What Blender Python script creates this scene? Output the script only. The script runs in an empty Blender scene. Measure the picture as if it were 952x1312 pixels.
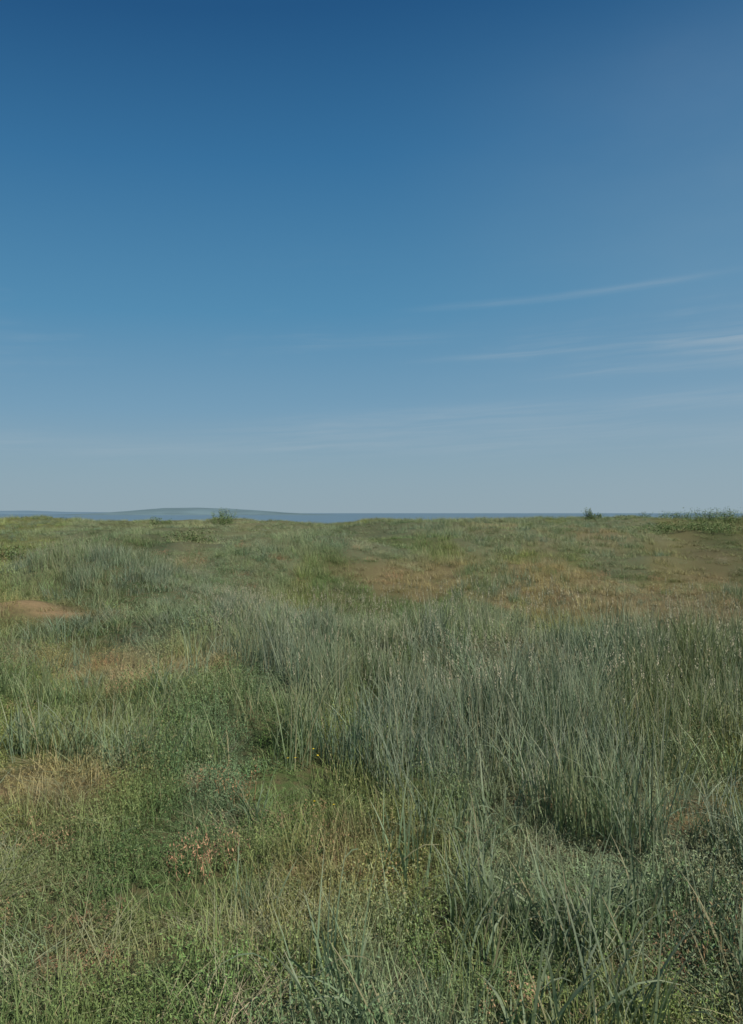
import bpy, math, numpy as np
from mathutils import Vector
rng = np.random.default_rng(7)
scene = bpy.context.scene
scene.view_settings.view_transform = 'Standard'
scene.view_settings.look = 'None'
scene.view_settings.exposure = 0
COL = scene.collection

# ------------------------------------------------------------------ noise
def _hash(ix, iy, seed):
    n = (ix.astype(np.int64) * 374761393 + iy.astype(np.int64) * 668265263 + seed * 1442695041) & 0xffffffff
    n = ((n ^ (n >> 13)) * 1274126177) & 0xffffffff
    n = n ^ (n >> 16)
    return (n & 0xffff) / 65535.0
def vnoise(x, y, seed=0):
    x0 = np.floor(x); y0 = np.floor(y); fx = x - x0; fy = y - y0
    fx = fx * fx * (3 - 2 * fx); fy = fy * fy * (3 - 2 * fy)
    a = _hash(x0, y0, seed); b = _hash(x0 + 1, y0, seed)
    c = _hash(x0, y0 + 1, seed); d = _hash(x0 + 1, y0 + 1, seed)
    return (a * (1 - fx) + b * fx) * (1 - fy) + (c * (1 - fx) + d * fx) * fy
def fbm(x, y, seed=0, octv=4):
    s = 0; a = .5; t = 0
    for i in range(octv):
        s = s + a * vnoise(x * 2 ** i + 17.3 * i, y * 2 ** i - 9.1 * i, seed + i); t += a; a *= .5
    return s / t
def sst(a, b, x):
    t = np.clip((x - a) / (b - a), 0, 1); return t * t * (3 - 2 * t)
def gauss(x, y, cx, cy, rx, ry, rot=0.0):
    c, s = math.cos(rot), math.sin(rot)
    dx = x - cx; dy = y - cy
    return np.exp(-(((dx * c + dy * s) / rx) ** 2 + ((-dx * s + dy * c) / ry) ** 2))
def linedist(x, y, P):
    best = np.full(x.shape, 1e9)
    for (x1, y1), (x2, y2) in zip(P[:-1], P[1:]):
        vx, vy = x2 - x1, y2 - y1
        t = np.clip(((x - x1) * vx + (y - y1) * vy) / (vx * vx + vy * vy), 0, 1)
        best = np.minimum(best, np.hypot(x - x1 - t * vx, y - y1 - t * vy))
    return best
SEA = -15.0
RIDGE = [(-7.5, 18.5), (-5.2, 16.5), (-3, 13), (-1.0, 10.2), (1.6, 8.3), (4.5, 7.6), (10, 7.5)]
RIDGE2 = [(-14, 27), (-8, 30), (-3, 28), (0, 33)]
RIDGE3 = [(0, 46), (9, 40), (16, 43), (30, 40)]
def hummock(x, y): return fbm(x / 6.0, y / 6.5, 7, 3)
# ------------------------------------------------------------------ terrain
def height(x, y):
    x = np.asarray(x, float); y = np.asarray(y, float)
    h = 0.30 * (fbm(x / 1.9, y / 1.9, 3) - .5) * (1 - .5 * sst(20, 60, y))
    h = h + 1.5 * (hummock(x, y) - .5) * sst(8, 17, y)
    h = h + 1.2 * (fbm(x / 17, y / 17, 11, 3) - .5) * sst(14, 34, y)
    h = h + .32 * np.exp(-(linedist(x, y, RIDGE) / (.6 + .08 * y)) ** 2)
    h = h + .55 * np.exp(-(linedist(x, y, RIDGE2) / 3.0) ** 2) + .6 * np.exp(-(linedist(x, y, RIDGE3) / 3.5) ** 2)
    h = h + .40 * gauss(x, y, -5.7, 17, 1.8, 1.8) + .28 * gauss(x, y, -5.7, 13.0, 1.1, .8) - .22 * gauss(x, y, -3.2, 9.4, 2, 1.3)
    h = h + .4 * gauss(x, y, 5.5, 24, 2.6, 1.8) + .35 * gauss(x, y, -1.5, 24, 2.2, 2)
    h = h - .6 * gauss(x, y, 3, 16, 5, 5) - .6 * gauss(x, y, 10, 20, 6, 8)
    h = h + .6 * gauss(x, y, 30, 66, 12, 9) + .15 * sst(-15, -40, x) * sst(50, 85, y)
    h = h + .42 * sst(30, 92, y) + .6 * (fbm(x / 9, y * 0 + .5, 21, 2) - .5) * sst(60, 85, y)
    h = h - 28 * sst(96, 230, y) - 28 * sst(300, 900, np.abs(x)) * (1 - sst(96, 230, y))
    return h
# ------------------------------------------------------------------ zones
TALL = np.array([(-.62,5.4),(-.2,4.95),(.15,4.65),(.75,4.45),(1.35,4.05),(1.75,3.5),(2.6,3.0),(6,3.0),(8,6.5),(4.5,7.8),(2.4,8.5),
                 (-.2,11),(-2.2,15),(-4.2,19),(-7.5,21),(-9,19.5),(-7.2,16.3),(-3.6,13.3),(-1.9,10.2),(-.8,7.6)])
def inpoly(x, y, P):
    ins = np.zeros(x.shape, bool); n = len(P)
    for i in range(n):
        x1, y1 = P[i]; x2, y2 = P[(i + 1) % n]
        c = ((y1 > y) != (y2 > y)) & (x < (x2 - x1) * (y - y1) / (y2 - y1 + 1e-9) + x1)
        ins ^= c
    return ins
def tallmask(x, y):
    s = .2 + .08 * y
    jx = x + s * (fbm(x * 1.7 / (1+y*.05), y * 1.7 / (1+y*.05), 31) - .5) * 2.6
    jy = y + s * (fbm(x * 1.7 / (1+y*.05), y * 1.7 / (1+y*.05), 37) - .5) * 2.6
    return inpoly(jx, jy, TALL)
C = dict(glauc=(.205,.275,.188), ygreen=(.245,.29,.082), green=(.14,.215,.07), olive=(.25,.245,.105),
         rust=(.35,.215,.12), straw=(.46,.36,.18), dark=(.075,.13,.052))
C = {k: np.array(v) for k, v in C.items()}
def sandmask(x, y):
    b = 0.0
    for p in [(-5.9,12.9,.9,.5),(-4.9,12.6,.4,.3),(-2.25,4.75,.2,.10),(-1.35,3.25,.18,.08)]:
        b = b + gauss(x, y, *p)
    n = fbm(x * 3.5 / (1 + y * .1), y * 3.5 / (1 + y * .1), 57)
    return sst(.28, .7, b * (.45 + .9 * n)) * .9
def brownmask(x, y):
    b = 0.0
    for p in [(-.15,3.85,.42,.3),(-.5,3.3,.35,.2),(-2.1,4.9,.45,.3),(-5.9,12.8,1.8,1.0),(-3.9,9.6,1.4,.7),
              (-2.0,8.7,1.1,.7),(-1.0,3.0,.25,.2),(.1,4.3,.25,.15)]:
        b = b + gauss(x, y, *p)
    b2 = 0.0
    for p in [(10,26,6,5),(7,20,4,4),(2,22,3.2,3),(9,38,5,4)]:
        b2 = b2 + gauss(x, y, *p)
    n = fbm(x / (.5 + .09 * y), y / (.7 + .22 * y), 51)
    n3 = fbm(x / 1.6 + 3, y / 3.2, 53)
    return np.clip(b * (.35 + 1.3 * n) + np.minimum(b2, 1) * (.12 + .95 * sst(.44, .62, n3)) + sst(.54, .72, n) * .5 * (.5 + .5 * sst(5, 12, y)), 0, 1)
def basecolor(x, y):
    sx = .6 + .12 * y; sy = .8 + .28 * y
    fm = sst(8, 14, y) * (1 - sst(40, 60, y))
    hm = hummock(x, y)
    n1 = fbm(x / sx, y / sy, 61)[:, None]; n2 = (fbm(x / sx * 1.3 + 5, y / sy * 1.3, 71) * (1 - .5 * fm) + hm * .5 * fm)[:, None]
    g = sst(.38, .6, n1)
    c = C['green'] * (1 - g) + C['ygreen'] * g
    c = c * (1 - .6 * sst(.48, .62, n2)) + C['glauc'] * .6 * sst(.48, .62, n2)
    dk = (sst(.54, .7, fbm(x / sx * 1.6 + 9, y / sy * 1.6, 77)) * .5 + sst(.5, .38, hm) * fm * .38)[:, None]  # random dark patches, plus shade painted into hollows to bring out relief
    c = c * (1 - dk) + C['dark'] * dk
    b = brownmask(x, y)[:, None]
    mix = C['rust'] * .28 + C['straw'] * .42 + C['olive'] * .3
    c = c * (1 - .75 * b) + mix * .75 * b
    fd = sst(25, 80, y)[:, None]
    c = c * (1 - .3 * fd) + C['olive'] * 1.1 * .3 * fd
    return c

# ------------------------------------------------------------------ materials
def newmat(name):
    m = bpy.data.materials.new(name); m.use_nodes = True
    nt = m.node_tree; nt.nodes.clear()
    out = nt.nodes.new('ShaderNodeOutputMaterial'); return m, nt, out
def N(nt, t, **k):
    n = nt.nodes.new(t)
    for a, b in k.items(): setattr(n, a, b)
    return n
def MATH(nt, op, a, b=None, clamp=False):
    n = nt.nodes.new('ShaderNodeMath'); n.operation = op; n.use_clamp = clamp
    for i, v in enumerate((a, b)):
        if v is None: continue
        if isinstance(v, (int, float)): n.inputs[i].default_value = v
        else: nt.links.new(v, n.inputs[i])
    return n.outputs[0]
def MIXC(nt, f, a, b, bt='MIX'):
    n = nt.nodes.new('ShaderNodeMix'); n.data_type = 'RGBA'; n.blend_type = bt
    for i, v in ((0, f), (6, a), (7, b)):
        if isinstance(v, (int, float)): n.inputs[i].default_value = v
        elif isinstance(v, tuple): n.inputs[i].default_value = (*v, 1)
        else: nt.links.new(v, n.inputs[i])
    return n.outputs[2]
def foliage_mat(name, instancer=True, tint=(.1,.15,.06), tip=(.42,.40,.27), tipamt=.5, transl=0.0, rough=.6):
    m, nt, out = newmat(name)
    if instancer:
        t = N(nt, 'ShaderNodeAttribute', attribute_name='tint', attribute_type='INSTANCER').outputs['Color']
    else:
        r = N(nt, 'ShaderNodeRGB'); r.outputs[0].default_value = (*tint, 1); t = r.outputs[0]
    h = N(nt, 'ShaderNodeAttribute', attribute_name='h').outputs['Fac']
    r = N(nt, 'ShaderNodeAttribute', attribute_name='r').outputs['Fac']
    mul = MATH(nt, 'ADD', MATH(nt, 'MULTIPLY', r, .6), .7 if transl else .8)
    comb = N(nt, 'ShaderNodeCombineColor')
    for i in range(3): nt.links.new(mul, comb.inputs[i])
    c = MIXC(nt, 1.0, t, comb.outputs[0], 'MULTIPLY')
    f = MATH(nt, 'MULTIPLY', MATH(nt, 'POWER', h, 2.5), tipamt)
    f = MATH(nt, 'MULTIPLY', f, MATH(nt, 'ADD', r, .25), True)
    c = MIXC(nt, f, c, tip)
    dead = MATH(nt, 'GREATER_THAN', MATH(nt, 'FRACT', MATH(nt, 'MULTIPLY', r, 37.7)), .92)
    c = MIXC(nt, MATH(nt, 'MULTIPLY', dead, .6), c, (.38, .30, .17))
    if transl == 0:
        d = N(nt, 'ShaderNodeBsdfDiffuse'); nt.links.new(c, d.inputs['Color']); nt.links.new(d.outputs[0], out.inputs[0]); return m
    p = N(nt, 'ShaderNodeBsdfPrincipled'); nt.links.new(c, p.inputs['Base Color'])
    p.inputs['Roughness'].default_value = rough; p.inputs['Specular IOR Level'].default_value = .3
    tr = N(nt, 'ShaderNodeBsdfTranslucent')
    nt.links.new(MIXC(nt, 1.0, c, (1.15, 1.25, .75), 'MULTIPLY'), tr.inputs['Color'])
    mx = N(nt, 'ShaderNodeMixShader'); mx.inputs[0].default_value = transl
    nt.links.new(p.outputs[0], mx.inputs[1]); nt.links.new(tr.outputs[0], mx.inputs[2])
    nt.links.new(mx.outputs[0], out.inputs[0]); return m

MAT_TALL = foliage_mat('tall_grass_blade', tipamt=.6, transl=.26)
MAT_GRASS = foliage_mat('meadow_grass_blade', tipamt=.45)
MAT_HERB = foliage_mat('herb_leaf', tipamt=.12)
MAT_MAT = foliage_mat('matted_grass_blade', tipamt=.35, tip=(.36,.33,.22))
MAT_SEED = foliage_mat('seed_head', tip=(.50,.44,.31), tipamt=.9)

# ------------------------------------------------------------------ mesh accumulators
class Acc:
    def __init__(s): s.v = []; s.f = []; s.h = []; s.r = []
    def ribbon(s, base, az, L, W, lean, curve, segs=5, twist=0.0, r=None, droop_at=None):
        r = rng.random() if r is None else r
        p = np.array(base, float); th = lean; i0 = len(s.v)
        for k in range(segs + 1):
            t = k / segs
            w = W * (1 - .15 * (1 - t) ** 2) * (1 - t ** 2.2) * .5 + 0.0004
            a2 = az + math.pi / 2 + twist * t
            wx, wy = math.cos(a2) * w, math.sin(a2) * w
            wz = w * math.sin(twist * t) * .5
            s.v.append((p[0] - wx, p[1] - wy, p[2] - wz)); s.v.append((p[0] + wx, p[1] + wy, p[2] + wz))
            s.h += [t, t]; s.r += [r, r]
            if k:
                j = i0 + 2 * k; s.f.append((j - 2, j - 1, j + 1, j))
            st = L / segs
            p = p + np.array([math.sin(th) * math.cos(az), math.sin(th) * math.sin(az), math.cos(th)]) * st
            th += curve / segs * (1.6 if (droop_at and t > droop_at) else .7)
        return p
    def leaf(s, c, L, W, az, pitch, roll, r, h):
        d = np.array([math.cos(az) * math.cos(pitch), math.sin(az) * math.cos(pitch), math.sin(pitch)])
        u = np.array([-math.sin(az), math.cos(az), 0.0]); n = np.cross(d, u)
        u = u * math.cos(roll) + n * math.sin(roll); n = np.cross(d, u)
        c = np.array(c); i = len(s.v)
        for q in (c, c + d * L * .45 + u * W * .5 + n * W * .12, c + d * L, c + d * L * .45 - u * W * .5 + n * W * .12): s.v.append(tuple(q))
        s.h += [h] * 4; s.r += [r] * 4
        s.f.append((i, i + 1, i + 2)); s.f.append((i, i + 2, i + 3))
    def mesh(s, name, mat, smooth=False):
        me = bpy.data.meshes.new(name); me.from_pydata(s.v, [], s.f)
        for nm, dat in (('h', s.h), ('r', s.r)):
            a = me.attributes.new(nm, 'FLOAT', 'POINT'); a.data.foreach_set('value', np.array(dat, np.float32))
        me.materials.append(mat); me.update(); return me
U = lambda a, b: rng.uniform(a, b)
def disc(R):
    a = U(0, 6.283); q = R * math.sqrt(rng.random()); return q * math.cos(a), q * math.sin(a)

def tall_clump():
    A = Acc()
    for i in range(38):
        x, y = disc(.14); L = U(.36, .74) if rng.random() < .7 else U(.2, .42)
        big = rng.random() < .16
        A.ribbon((x, y, -.03), U(0, 6.28), L, U(.0032, .0085), U(.0, .26), U(.9, 1.9) if big else U(.1, .8), 5, U(-1.5, 1.5), droop_at=.5 if big else None)
    return A
def broad_clump():
    A = Acc()
    for i in range(24):
        x, y = disc(.12); L = U(.22, .52)
        big = rng.random() < .35
        A.ribbon((x, y, -.03), U(0, 6.28), L, U(.005, .012), U(.02, .35), U(1.4, 2.8) if big else U(.2, 1.), 8, U(-1.2, 1.2), droop_at=.45 if big else None)
    return A
def short_clump():
    A = Acc()
    for i in range(60):
        x, y = disc(.15)
        A.ribbon((x, y, -.02), U(0, 6.28), U(.07, .24), U(.0022, .0052), U(.05, .8), U(.2, 1.3), 3, U(-1, 1))
    return A
def herb_clump():
    A = Acc()
    for s in range(34):
        x, y = disc(.17); H = U(.03, .12); az = U(0, 6.28); ln = U(0, .6); rr = rng.random()
        top = A.ribbon((x, y, -.01), az, H, .0022, ln, .2, 2, r=rr)
        for k in range(13):
            t = U(.25, 1.0); bx = x + (top[0] - x) * t + U(-.016, .016); by = y + (top[1] - y) * t + U(-.016, .016)
            A.leaf((bx, by, top[2] * t), U(.006, .018), U(.0028, .006), U(0, 6.28), U(-.3, 1.2), U(-.8, .8), min(1, max(0, rr + U(-.35, .35))), t)
    return A
def matted_clump():
    A = Acc(); a0 = U(0, 6.28)
    for i in range(34):
        x, y = disc(.16)
        A.ribbon((x, y, 0), a0 + U(-1.1, 1.1), U(.15, .5), U(.002, .0042), U(.45, 1.2), U(.4, 1.2), 6, U(-1, 1))
    return A
def seed_clump():
    A = Acc()
    for i in range(10):
        x, y = disc(.2); az = U(0, 6.28); L = U(.5, .78); ln = U(0, .18); rr = rng.random()
        tip = A.ribbon((x, y, 0), az, L, .0028, ln, U(.1, .5), 4, r=rr * .3)
        for k in range(12):
            t = k / 12; c = tip + np.array([0, 0, -.01 + t * .085])
            A.leaf(c, .018 * (1.1 - t * .5), .006, U(0, 6.28), U(.7, 1.3), U(-1, 1), rr, 1.0)
    return A
def flower_plant():
    A = Acc()
    for i in range(2):
        x, y = disc(.04); tip = A.ribbon((x, y, 0), U(0, 6.28), U(.14, .25), .003, .1, .2, 3, r=.2)
        for k in range(9):
            A.leaf(tip, U(.008, .012), .006, k * .7, U(.1, .5), 0, .5, 5.0)
    return A
def make_lib(name, fn, n, mat):
    c = bpy.data.collections.new(name)
    for i in range(n):
        o = bpy.data.objects.new(f'{name}_{i}', fn().mesh(f'{name}_{i}', mat)); c.objects.link(o)
    return c

# ------------------------------------------------------------------ scatter (geometry nodes, one object per mass)
def scatter(name, lib, nvar, x, y, scale, tint, hscale=None, sink=0.0):
    n = len(x); hs = np.ones(n) if hscale is None else np.asarray(hscale) * np.ones(n)
    keep = rng.random(n) > sandmask(x, y) * .95
    x, y, scale, tint, hs = x[keep], y[keep], np.asarray(scale)[keep], tint[keep], hs[keep]
    n = len(x); z = height(x, y) - sink
    me = bpy.data.meshes.new(name); me.vertices.add(n)
    me.vertices.foreach_set('co', np.stack([x, y, z], 1).astype(np.float32).ravel())
    def att(nm, ty, key, data):
        a = me.attributes.new(nm, ty, 'POINT'); a.data.foreach_set(key, data.ravel())
    rot = np.stack([rng.normal(0, .07, n), rng.normal(.05, .08, n), rng.uniform(0, 6.283, n)], 1)
    att('rot', 'FLOAT_VECTOR', 'vector', rot.astype(np.float32))
    att('scl', 'FLOAT_VECTOR', 'vector', np.stack([scale, scale, scale * hs], 1).astype(np.float32))
    att('vid', 'INT', 'value', rng.integers(0, nvar, n).astype(np.int32))
    att('tint', 'FLOAT_COLOR', 'color', np.concatenate([np.clip(tint, .01, 1), np.ones((n, 1))], 1).astype(np.float32))
    ob = bpy.data.objects.new(name, me); COL.objects.link(ob)
    g = bpy.data.node_groups.new(name + '_scatter', 'GeometryNodeTree')
    g.interface.new_socket('Geometry', in_out='INPUT', socket_type='NodeSocketGeometry')
    g.interface.new_socket('Geometry', in_out='OUTPUT', socket_type='NodeSocketGeometry')
    gi = g.nodes.new('NodeGroupInput'); go = g.nodes.new('NodeGroupOutput')
    ci = g.nodes.new('GeometryNodeCollectionInfo'); ci.inputs['Collection'].default_value = lib
    ci.inputs['Separate Children'].default_value = True; ci.inputs['Reset Children'].default_value = True
    ip = g.nodes.new('GeometryNodeInstanceOnPoints'); ip.inputs['Pick Instance'].default_value = True
    def na(nm, ty):
        q = g.nodes.new('GeometryNodeInputNamedAttribute'); q.data_type = ty; q.inputs['Name'].default_value = nm; return q.outputs['Attribute']
    L = g.links.new
    L(gi.outputs[0], ip.inputs['Points']); L(ci.outputs[0], ip.inputs['Instance'])
    L(na('vid', 'INT'), ip.inputs['Instance Index']); L(na('rot', 'FLOAT_VECTOR'), ip.inputs['Rotation'])
    L(na('scl', 'FLOAT_VECTOR'), ip.inputs['Scale']); L(ip.outputs[0], go.inputs[0])
    md = ob.modifiers.new('scatter', 'NODES'); md.node_group = g
    return ob
def pts(d0, d1, dens, wide=.58, pad=1.2):
    area = wide * (d1 * d1 - d0 * d0) + 2 * pad * (d1 - d0)
    n = int(area * dens)
    d = np.sqrt(rng.uniform(d0 * d0, d1 * d1, n))
    x = rng.uniform(-1, 1, n) * (wide * d + pad)
    return x, d
def bands(lst):
    X = []; Y = []; S = []
    for d0, d1, dens, s in lst:
        x, y = pts(d0, d1, dens); X.append(x); Y.append(y); S.append(np.full(len(x), s))
    return np.concatenate(X), np.concatenate(Y), np.concatenate(S)
def vary(c, a=.12):
    n = len(c); return c * (1 + rng.normal(0, a, (n, 1))) * (1 + rng.normal(0, a * .35, (n, 3)))

libT = make_lib('tall_clump', tall_clump, 6, MAT_TALL)
libB = make_lib('broad_clump', broad_clump, 5, MAT_TALL)
libS = make_lib('short_clump', short_clump, 5, MAT_GRASS)
libH = make_lib('herb_clump', herb_clump, 6, MAT_HERB)
libM = make_lib('matted_clump', matted_clump, 4, MAT_MAT)
libE = make_lib('seed_clump', seed_clump, 4, MAT_SEED)

# tall glaucous grass
x, y, s = bands([(2.2, 8, 34, 1.0), (8, 24, 14, 1.0), (24, 45, 2.6, 1.3), (45, 98, .9, 1.8)])
m = tallmask(x, y)
near = y < 8
nz = fbm(x * 1.6, y * 1.6, 91)
gap = fbm(x / (.5 + .04 * y), y / (.5 + .06 * y), 95)
grp = np.zeros(len(x))
for p in [(-2.2,5.6,.6,.28),(-1.25,5.35,.5,.22),(-1.6,6.6,1.1,.35),(-3.2,5.9,.7,.3),(-3.5,7.2,1.0,.4)]:
    grp = np.maximum(grp, gauss(x, y, *p))
m = m & (rng.random(len(x)) < .3 + .7 * sst(.32, .5, gap))
m2 = near & (rng.random(len(x)) < grp * .6 * sst(.3, .55, nz))
far = y > 8.5
pn = fbm(x / (1.2 + .08 * y), y / (1.6 + .20 * y), 101) * .55 + hummock(x, y) * .45
m3 = far & (rng.random(len(x)) < sst(.47, .57, pn) * .9 * (1 - .85 * brownmask(x, y)))
k = m | m2 | m3
x, y, s, mm, gap, pn = x[k], y[k], s[k], m[k], gap[k], pn[k]
hs = np.where(mm, 1.0 - .42 * sst(6, 12, y), np.where(y < 8, .6, .36 + .25 * sst(.5, .62, pn))) * rng.uniform(.8, 1.12, len(x)) * np.where(y > 24, .85 / s, 1)
hs = hs * (.55 + .58 * sst(.3, .65, gap))
col = np.where(mm[:, None], C['glauc'] * .92 + C['ygreen'] * .06, C['glauc'] * .8 + C['green'] * .2)
yv = sst(.44, .64, fbm(x / 1.1, y / 2.0, 111))[:, None] * .5
col = col * (1 - yv) + C['ygreen'] * yv
scatter('tall_grass', libT, 6, x, y, s, vary(col), hs)

# broader bladed tufts
x, y, s = bands([(2.15, 5.0, 60, 1.0)])
w = np.zeros(len(x))
for p in [(.42,3.7,.26,.4,0),(.8,3.2,.28,.35,0),(.62,2.8,.22,.28,0),(1.5,2.75,.3,.2,0),(1.9,3.3,.4,.4,0)]:
    w = np.maximum(w, gauss(x, y, *p))
for p in [(-.1,2.6,.2,.1,0),(-1.3,2.8,.12,.2,0),(.2,4.3,.15,.25,0),(-1.9,4.0,.2,.2,0),(-.7,2.5,.2,.1,0)]:
    w = np.maximum(w, .35 * gauss(x, y, *p))
k = rng.random(len(x)) < w * .8 * sst(.3, .48, fbm(x * 4, y * 4, 141)) + .008
x, y, s = x[k], y[k], s[k]
scatter('broad_bladed_grass', libB, 5, x, y, s * rng.uniform(.65, 1.15, len(x)), vary(np.tile(C['glauc'] * .55 + C['green'] * .35, (len(x), 1))))

# short meadow grass
x, y, s = bands([(1.7, 5, 56, .8), (5, 10, 28, 1.), (10, 26, 9, 1.25), (26, 50, 3, 1.8), (50, 100, 1.3, 2.5)])
t = tallmask(x, y); b = brownmask(x, y)
nz = fbm(x * .9, y * .9, 121)
k = (rng.random(len(x)) < np.where(t, .3, 1) * np.where(y < 9, .4 + .6 * sst(.35, .6, nz), 1) * (1 - .45 * b))
x, y, s = x[k], y[k], s[k]
nb = fbm(x / (.8 + .05 * y), y / (.8 + .1 * y), 127)
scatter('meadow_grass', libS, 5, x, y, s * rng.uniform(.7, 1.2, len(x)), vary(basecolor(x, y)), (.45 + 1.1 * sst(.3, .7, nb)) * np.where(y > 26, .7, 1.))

# low herb carpet
x, y, s = bands([(1.6, 5, 50, 1.0), (5, 10, 24, 1.25), (10, 26, 6, 1.7)])
t = tallmask(x, y)
k = rng.random(len(x)) < np.where(t, .25, 1)
x, y, s = x[k], y[k], s[k]
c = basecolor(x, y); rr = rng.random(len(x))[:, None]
c = np.where(rr < .06, C['rust'], np.where(rr < .17, C['dark'], c))
b = brownmask(x, y)
hn = fbm(x * 1.5, y * 1.5, 131)
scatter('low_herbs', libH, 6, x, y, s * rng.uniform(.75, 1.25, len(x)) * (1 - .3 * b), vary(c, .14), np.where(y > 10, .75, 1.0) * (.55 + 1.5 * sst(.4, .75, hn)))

# matted dry grass
x, y, s = bands([(1.7, 5, 22, .9), (5, 12, 7, 1.0), (12, 30, 2.5, 1.3)])
w = .25 + .6 * gauss(x, y, -1.5, 2.7, .8, .4) + gauss(x, y, -.4, 3.2, .7, .3) * .6 + .6 * gauss(x, y, 1.5, 2.9, .5, .5) + .4 * brownmask(x, y)
k = rng.random(len(x)) < w * np.where(tallmask(x, y), .3, 1)
x, y, s = x[k], y[k], s[k]
c = C['straw'] * .2 + C['glauc'] * .45 + C['olive'] * .25
scatter('matted_grass', libM, 4, x, y, s * rng.uniform(.6, 1.1, len(x)), vary(np.tile(c, (len(x), 1)), .16), np.full(len(x), .6))

# seed heads
x, y, s = bands([(5, 12, 6, 1), (12, 22, 3, 1.0)])
k = tallmask(x, y); x, y, s = x[k], y[k], s[k]
scatter('grass_seed_heads', libE, 4, x, y, s * .95, vary(np.tile(C['glauc'] * .8 + C['straw'] * .2, (len(x), 1))), .96 - .42 * sst(6, 12, y))

# yellow flowers
mf, nt, out = newmat('yellow_flower')
h = N(nt, 'ShaderNodeAttribute', attribute_name='h').outputs['Fac']
c = MIXC(nt, MATH(nt, 'GREATER_THAN', h, 2.0), (.09, .15, .04), (.72, .55, .03))
p = N(nt, 'ShaderNodeBsdfPrincipled'); nt.links.new(c, p.inputs['Base Color']); p.inputs['Roughness'].default_value = .6
nt.links.new(p.outputs[0], out.inputs[0])
libF = make_lib('flower_plant', flower_plant, 3, mf)
fx = np.array([-.46,-.43,-.24,-3.95,-4.1,-3.8]); fy = np.array([5.0,5.08,4.15,12.2,12.3,12.0])
scatter('yellow_wildflowers', libF, 3, fx, fy, np.full(len(fx), .9), np.ones((len(fx), 3)))

# ------------------------------------------------------------------ ground sheet
def warp(n, near, farr, k):
    t = np.linspace(0, 1, n); return near * t * k + (farr) * (np.expm1(t * 9) / np.expm1(9))
px = warp(230, 1, 9000, 14); gx = np.concatenate([-px[::-1], px[1:]])
py1 = warp(420, 1, 14000, 50); pb = -warp(40, 1, 400, 20)[1:][::-1]; gy = np.concatenate([pb, py1])
X, Y = np.meshgrid(gx, gy); nx, ny = len(gx), len(gy)
Z = height(X.ravel(), Y.ravel())
me = bpy.data.meshes.new('ground'); me.vertices.add(nx * ny)
me.vertices.foreach_set('co', np.stack([X.ravel(), Y.ravel(), Z], 1).astype(np.float32).ravel())
idx = np.arange(nx * ny).reshape(ny, nx)
q = np.stack([idx[:-1, :-1], idx[:-1, 1:], idx[1:, 1:], idx[1:, :-1]], -1).reshape(-1, 4)
me.loops.add(q.size); me.loops.foreach_set('vertex_index', q.ravel().astype(np.int32))
me.polygons.add(len(q)); me.polygons.foreach_set('loop_start', np.arange(0, q.size, 4, dtype=np.int32))
me.polygons.foreach_set('loop_total', np.full(len(q), 4, np.int32)); me.update(); me.validate()
yc = np.clip(Y.ravel(), .5, None)
sm = sandmask(X.ravel(), yc)
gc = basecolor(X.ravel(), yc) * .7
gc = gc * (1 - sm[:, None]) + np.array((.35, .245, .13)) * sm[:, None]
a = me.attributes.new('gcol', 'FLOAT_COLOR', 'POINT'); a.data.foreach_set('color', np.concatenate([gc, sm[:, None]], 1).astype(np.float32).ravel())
me.polygons.foreach_set('use_smooth', np.ones(len(q), bool))
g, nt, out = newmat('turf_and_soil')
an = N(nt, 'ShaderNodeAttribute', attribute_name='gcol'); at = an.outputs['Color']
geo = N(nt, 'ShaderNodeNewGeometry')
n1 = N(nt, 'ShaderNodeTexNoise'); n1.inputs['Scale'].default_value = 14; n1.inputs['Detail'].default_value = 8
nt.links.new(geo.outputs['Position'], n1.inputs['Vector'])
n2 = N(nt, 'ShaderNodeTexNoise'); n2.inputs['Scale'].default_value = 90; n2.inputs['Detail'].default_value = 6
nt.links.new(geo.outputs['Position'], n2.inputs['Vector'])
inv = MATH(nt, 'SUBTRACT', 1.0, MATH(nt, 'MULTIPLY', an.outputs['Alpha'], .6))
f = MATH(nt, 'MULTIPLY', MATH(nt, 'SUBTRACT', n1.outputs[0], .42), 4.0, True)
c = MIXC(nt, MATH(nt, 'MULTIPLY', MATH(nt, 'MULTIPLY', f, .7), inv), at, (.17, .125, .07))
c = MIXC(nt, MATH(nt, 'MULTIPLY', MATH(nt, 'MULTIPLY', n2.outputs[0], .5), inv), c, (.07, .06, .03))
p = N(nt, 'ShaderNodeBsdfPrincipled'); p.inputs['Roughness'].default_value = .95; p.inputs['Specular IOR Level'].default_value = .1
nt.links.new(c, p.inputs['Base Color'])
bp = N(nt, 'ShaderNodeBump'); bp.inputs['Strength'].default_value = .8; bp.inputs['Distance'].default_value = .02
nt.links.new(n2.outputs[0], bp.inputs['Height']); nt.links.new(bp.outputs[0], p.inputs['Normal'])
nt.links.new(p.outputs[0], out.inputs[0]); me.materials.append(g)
COL.objects.link(bpy.data.objects.new('ground', me))

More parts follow.
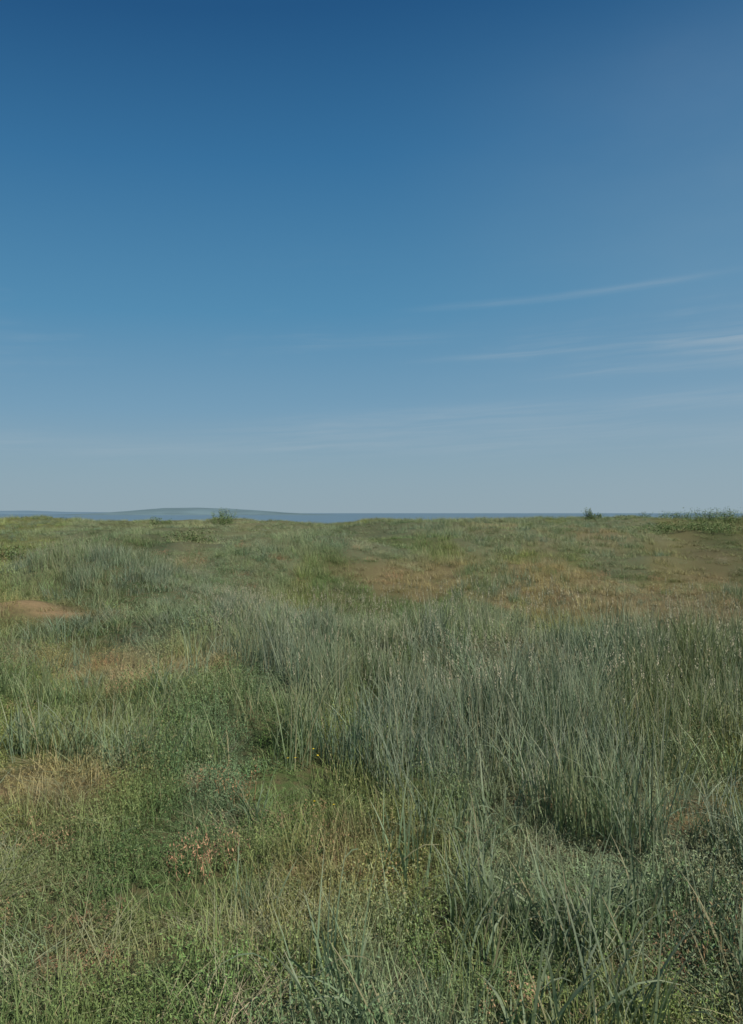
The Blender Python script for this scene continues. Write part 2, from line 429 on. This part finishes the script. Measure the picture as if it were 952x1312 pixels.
# ------------------------------------------------------------------ sea
me = bpy.data.meshes.new('sea'); R = 24000
me.from_pydata([(-R, 120, SEA), (R, 120, SEA), (R, R, SEA), (-R, R, SEA)], [], [(0, 1, 2, 3)])
g, nt, out = newmat('sea_water')
geo = N(nt, 'ShaderNodeNewGeometry')
mp = N(nt, 'ShaderNodeMapping'); mp.inputs['Scale'].default_value = (.0012, .0045, 1); nt.links.new(geo.outputs['Position'], mp.inputs['Vector'])
nn = N(nt, 'ShaderNodeTexNoise'); nn.inputs['Detail'].default_value = 5; nn.inputs['Scale'].default_value = 1; nt.links.new(mp.outputs[0], nn.inputs['Vector'])
c = MIXC(nt, nn.outputs[0], (.12, .195, .25), (.16, .24, .285))
p = N(nt, 'ShaderNodeBsdfPrincipled'); p.inputs['Roughness'].default_value = .6; p.inputs['Specular IOR Level'].default_value = .25
nt.links.new(c, p.inputs['Base Color']); nt.links.new(p.outputs[0], out.inputs[0]); me.materials.append(g)
COL.objects.link(bpy.data.objects.new('sea', me))

# ------------------------------------------------------------------ headland hill
def hill(name, cx, cy, prof, depth, hazecol1, hazecol2, seed):
    xs = np.linspace(prof[0][0], prof[-1][0], 160); ys = np.linspace(-1, 1, 30)
    Xh, Yh = np.meshgrid(xs, ys)
    H = np.interp(Xh, [p[0] for p in prof], [p[1] for p in prof])
    Hh = H * np.sqrt(np.clip(1 - Yh ** 2, 0, 1)) ** .8 * (1 + .12 * (fbm(Xh / 260, Yh * 3, seed) - .5)) - 3
    v = np.stack([Xh.ravel(), (cy + Yh * depth).ravel(), (SEA + Hh).ravel()], 1)
    idx = np.arange(160 * 30).reshape(30, 160)
    q = np.stack([idx[:-1, :-1], idx[:-1, 1:], idx[1:, 1:], idx[1:, :-1]], -1).reshape(-1, 4)
    me = bpy.data.meshes.new(name); me.from_pydata(v.tolist(), [], q.tolist())
    me.polygons.foreach_set('use_smooth', np.ones(len(q), bool))
    g, nt, out = newmat(name + '_hazed_slopes')
    geo = N(nt, 'ShaderNodeNewGeometry')
    mp = N(nt, 'ShaderNodeMapping'); mp.inputs['Scale'].default_value = (.004, .002, .05); nt.links.new(geo.outputs['Position'], mp.inputs['Vector'])
    nn = N(nt, 'ShaderNodeTexNoise'); nn.inputs['Detail'].default_value = 6; nn.inputs['Scale'].default_value = 1; nt.links.new(mp.outputs[0], nn.inputs['Vector'])
    c = MIXC(nt, MATH(nt, 'MULTIPLY', MATH(nt, 'SUBTRACT', nn.outputs[0], .35), 3, True), hazecol1, hazecol2)  # bluish grey slopes: distance haze painted into the base colour
    p = N(nt, 'ShaderNodeBsdfPrincipled'); p.inputs['Roughness'].default_value = 1; p.inputs['Specular IOR Level'].default_value = 0
    nt.links.new(c, p.inputs['Base Color']); nt.links.new(p.outputs[0], out.inputs[0]); me.materials.append(g)
    COL.objects.link(bpy.data.objects.new(name, me))
D = 6000; kx = D / 1020
P = lambda a, b: ((a - 476) * kx, (b) * kx + 16.7)
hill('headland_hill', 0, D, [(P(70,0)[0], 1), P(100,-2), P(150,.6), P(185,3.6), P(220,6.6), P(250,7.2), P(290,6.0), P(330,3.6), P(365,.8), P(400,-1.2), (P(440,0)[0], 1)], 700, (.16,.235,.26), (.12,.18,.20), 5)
D = 11000; kx = D / 1020
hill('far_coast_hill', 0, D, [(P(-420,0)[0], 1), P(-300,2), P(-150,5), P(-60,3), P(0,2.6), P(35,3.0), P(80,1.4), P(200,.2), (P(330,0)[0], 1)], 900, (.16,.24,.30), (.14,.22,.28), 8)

# ------------------------------------------------------------------ shrubs
MAT_SH = foliage_mat('shrub_leaf', instancer=False, tint=(.13,.185,.075), tipamt=.12)
def shrub(x, y, H, W, nb=26, leaf=.05, per=34, spread=.5):
    A = Acc()
    for i in range(nb):
        az = U(0, 6.28); L = H * U(.45, 1.05); ln = U(0, spread) * min(1.2, W / H)
        bx, by = disc(W * .42)
        i0 = len(A.v)
        A.ribbon((bx, by, -.05), az, L, .02 * H, ln, U(0, .5), 5, r=.15)
        cen = [np.array(A.v[j]) for j in range(i0, len(A.v), 2)]
        for k in range(per):
            t = U(.1, 1) * (len(cen) - 1); j = min(int(t), len(cen) - 2); q = cen[j] + (cen[j + 1] - cen[j]) * (t - j)
            q = q + rng.normal(0, 1, 3) * np.array([.05 * W, .05 * W, .05 * H])
            A.leaf(q, leaf * U(.7, 1.4), leaf * .5, U(0, 6.28), U(-.4, 1), U(-.8, .8), rng.random(), .3)
    o = bpy.data.objects.new('shrub', A.mesh('shrub', MAT_SH)); COL.objects.link(o)
    o.location = (x, y, float(height(np.array([x]), np.array([y]))[0])); o.rotation_euler[2] = U(0, 6)
def at(pxx, d): return ((pxx - 476) / 1020 * d, d)
for pxx, d, H, W in [(755, 84, 1.5, .9), (764, 86, .9, 1.3), (795, 80, 1.1, 4.0), (828, 82, 1.2, 1.6), (905, 68, 1.25, 5.4), (938, 66, 1.25, 5.0), (872, 70, 1.0, 4.5), (965, 64, 1.2, 4),
                     (290, 74, 1.7, 1.6), (282, 72, 1.3, 2.2), (250, 31, .9, 1.8), (232, 31, .7, 1.5), (268, 32, .75, 1.6), (12, 25.5, .5, 1.2), (205, 84, 1.0, 2.8),
                     (830, 42, .6, 3), (915, 42, .65, 3.4), (870, 43, .6, 3)]:
    xx, yy = at(pxx, d); shrub(xx, yy, H, W, leaf=.035 + d * .0011, nb=26 if W < 3 else 44)

# ------------------------------------------------------------------ sun + sky
el, azr = math.radians(46), math.radians(135)
sd = Vector((math.sin(azr) * math.cos(el), math.cos(azr) * math.cos(el), math.sin(el)))
sl = bpy.data.lights.new('sun', 'SUN'); sl.energy = 4.3; sl.angle = math.radians(.53); sl.color = (1, .94, .84)
so = bpy.data.objects.new('sun', sl); so.rotation_euler = (-sd).to_track_quat('-Z', 'Y').to_euler(); so.location = (20, -20, 30); COL.objects.link(so)
w = bpy.data.worlds.new('World'); scene.world = w; w.use_nodes = True; nt = w.node_tree; nt.nodes.clear()
try: w.cycles.sampling_method = 'NONE'
except Exception as e: print(e)
out = N(nt, 'ShaderNodeOutputWorld'); bg = N(nt, 'ShaderNodeBackground'); bg.inputs['Strength'].default_value = .1
nt.links.new(bg.outputs[0], out.inputs[0])
sky = N(nt, 'ShaderNodeTexSky', sky_type='NISHITA'); sky.sun_disc = False; sky.sun_elevation = el; sky.sun_rotation = azr
sky.dust_density = 1.5; sky.ozone_density = 2.0
tc = N(nt, 'ShaderNodeTexCoord'); sp = N(nt, 'ShaderNodeSeparateXYZ'); nt.links.new(tc.outputs['Generated'], sp.inputs[0])
sx, sy, sz = sp.outputs
rad = MATH(nt, 'SQRT', MATH(nt, 'ADD', MATH(nt, 'MULTIPLY', sx, sx), MATH(nt, 'MULTIPLY', sy, sy)))
az = MATH(nt, 'ARCTAN2', sx, sy); te = MATH(nt, 'DIVIDE', sz, MATH(nt, 'MAXIMUM', rad, .01))
def lin(c): return tuple(((v / 255 + .055) / 1.055) ** 2.4 if v > 10 else v / 255 / 12.92 for v in c)
ramp = N(nt, 'ShaderNodeValToRGB'); cr = ramp.color_ramp
stops = [(0, (148,169,180)), (.057, (136,164,180)), (.13, (114,155,182)), (.245, (80,138,175)), (.41, (51,111,156)), (.542, (29,83,130)), (.75, (24,70,116)), (1, (20,60,105))]
for i, (p_, c_) in enumerate(stops):
    e = cr.elements[0] if i == 0 else (cr.elements[1] if i == 1 else cr.elements.new(p_))
    e.position = p_; e.color = (*[v for v in lin(c_)], 1)
zz = MATH(nt, 'SUBTRACT', sz, MATH(nt, 'MULTIPLY', MATH(nt, 'MULTIPLY', az, sz), .13))
nt.links.new(MATH(nt, 'MAXIMUM', zz, 0.0), ramp.inputs[0])
vm = N(nt, 'ShaderNodeVectorMath', operation='SCALE'); vm.inputs['Scale'].default_value = 10.0; nt.links.new(ramp.outputs[0], vm.inputs[0])
base = MIXC(nt, .93, sky.outputs[0], vm.outputs[0])
def comb(a, b, c=0.0):
    n = N(nt, 'ShaderNodeCombineXYZ')
    for i, v in enumerate((a, b, c)):
        if isinstance(v, (int, float)): n.inputs[i].default_value = v
        else: nt.links.new(v, n.inputs[i])
    return n.outputs[0]
def noise(vec, sc=1, det=6, ro=.55, dist=0):
    n = N(nt, 'ShaderNodeTexNoise'); n.inputs['Scale'].default_value = sc; n.inputs['Detail'].default_value = det
    n.inputs['Roughness'].default_value = ro; n.inputs['Distortion'].default_value = dist; nt.links.new(vec, n.inputs['Vector']); return n.outputs[0]
def ss(v, a, b):
    n = N(nt, 'ShaderNodeMapRange', interpolation_type='SMOOTHSTEP'); n.inputs['From Min'].default_value = a; n.inputs['From Max'].default_value = b
    nt.links.new(v, n.inputs['Value']); return n.outputs[0]
tilt = MATH(nt, 'SUBTRACT', te, MATH(nt, 'MULTIPLY', az, .05))
wob = noise(comb(MATH(nt, 'MULTIPLY', az, 4), MATH(nt, 'MULTIPLY', tilt, 8)), 1, 3)
tw = MATH(nt, 'ADD', tilt, MATH(nt, 'MULTIPLY', MATH(nt, 'SUBTRACT', wob, .5), .014))
fib = noise(comb(MATH(nt, 'MULTIPLY', az, 5), MATH(nt, 'MULTIPLY', tw, 110)), 1, 7, .6, .3)
pat = noise(comb(MATH(nt, 'MULTIPLY', az, 5), MATH(nt, 'MULTIPLY', tw, 14), 3.3), 1, 4)
tot = None
for el0, slope, wd, a0, a1, a2, a3, amp in [(.1895, .03, .0035, .0, .2, 1.0, 1.6, .26), (.1855, .02, .012, .30, .42, 1.0, 1.6, .28), (.249, .066, .0045, .0, .12, .33, .5, .17),
                                     (.160, .03, .006, .15, .3, .9, 1.4, .19), (.12, .03, .012, -.2, .1, .5, .9, .24), (.102, .01, .010, -.3, -.05, .2, .5, .22), (.083, .01, .012, -.9, -.5, .5, .9, .17), (.215, .05, .006, -.15, -.05, .02, .15, .12)]:
    d = MATH(nt, 'DIVIDE', MATH(nt, 'SUBTRACT', MATH(nt, 'SUBTRACT', MATH(nt, 'ADD', tw, MATH(nt, 'MULTIPLY', az, .05)), MATH(nt, 'MULTIPLY', az, slope)), el0), wd)
    gsn = MATH(nt, 'EXPONENT', MATH(nt, 'MULTIPLY', MATH(nt, 'MULTIPLY', d, d), -1.0))
    win = MATH(nt, 'MULTIPLY', ss(az, a0, a1), ss(az, a3, a2))
    v = MATH(nt, 'MULTIPLY', MATH(nt, 'MULTIPLY', gsn, win), amp)
    tot = v if tot is None else MATH(nt, 'ADD', tot, v)
tot = MATH(nt, 'MULTIPLY', tot, ss(fib, .2, .75))
gen = MATH(nt, 'MULTIPLY', MATH(nt, 'MULTIPLY', ss(pat, .48, .8), ss(fib, .35, .7)), .16)
gen = MATH(nt, 'MULTIPLY', gen, MATH(nt, 'MULTIPLY', ss(te, .03, .1), ss(te, .36, .2)))
veil = MATH(nt, 'MULTIPLY', MATH(nt, 'MULTIPLY', MATH(nt, 'MULTIPLY', ss(az, -.05, .6), ss(te, .68, .45)), noise(comb(MATH(nt, 'MULTIPLY', az, 2.5), MATH(nt, 'MULTIPLY', te, 5), 8.0), 1, 5)), .26)
tot = MATH(nt, 'ADD', MATH(nt, 'ADD', tot, gen), veil, True)
wc = tuple(v * 10 for v in lin((170, 184, 193)))
sc = MIXC(nt, tot, base, wc)
nt.links.new(sc, bg.inputs['Color'])

# ------------------------------------------------------------------ camera
cd = bpy.data.cameras.new('camera'); cam = bpy.data.objects.new('camera', cd); COL.objects.link(cam)
cd.sensor_fit = 'VERTICAL'; cd.sensor_height = 36; cd.lens = 36 * 1020 / 1312; cd.clip_end = 60000; cd.clip_start = .05
cam.location = (0, 0, 1.7); cam.rotation_euler = (math.radians(90 + .05), 0, 0)
scene.camera = cam
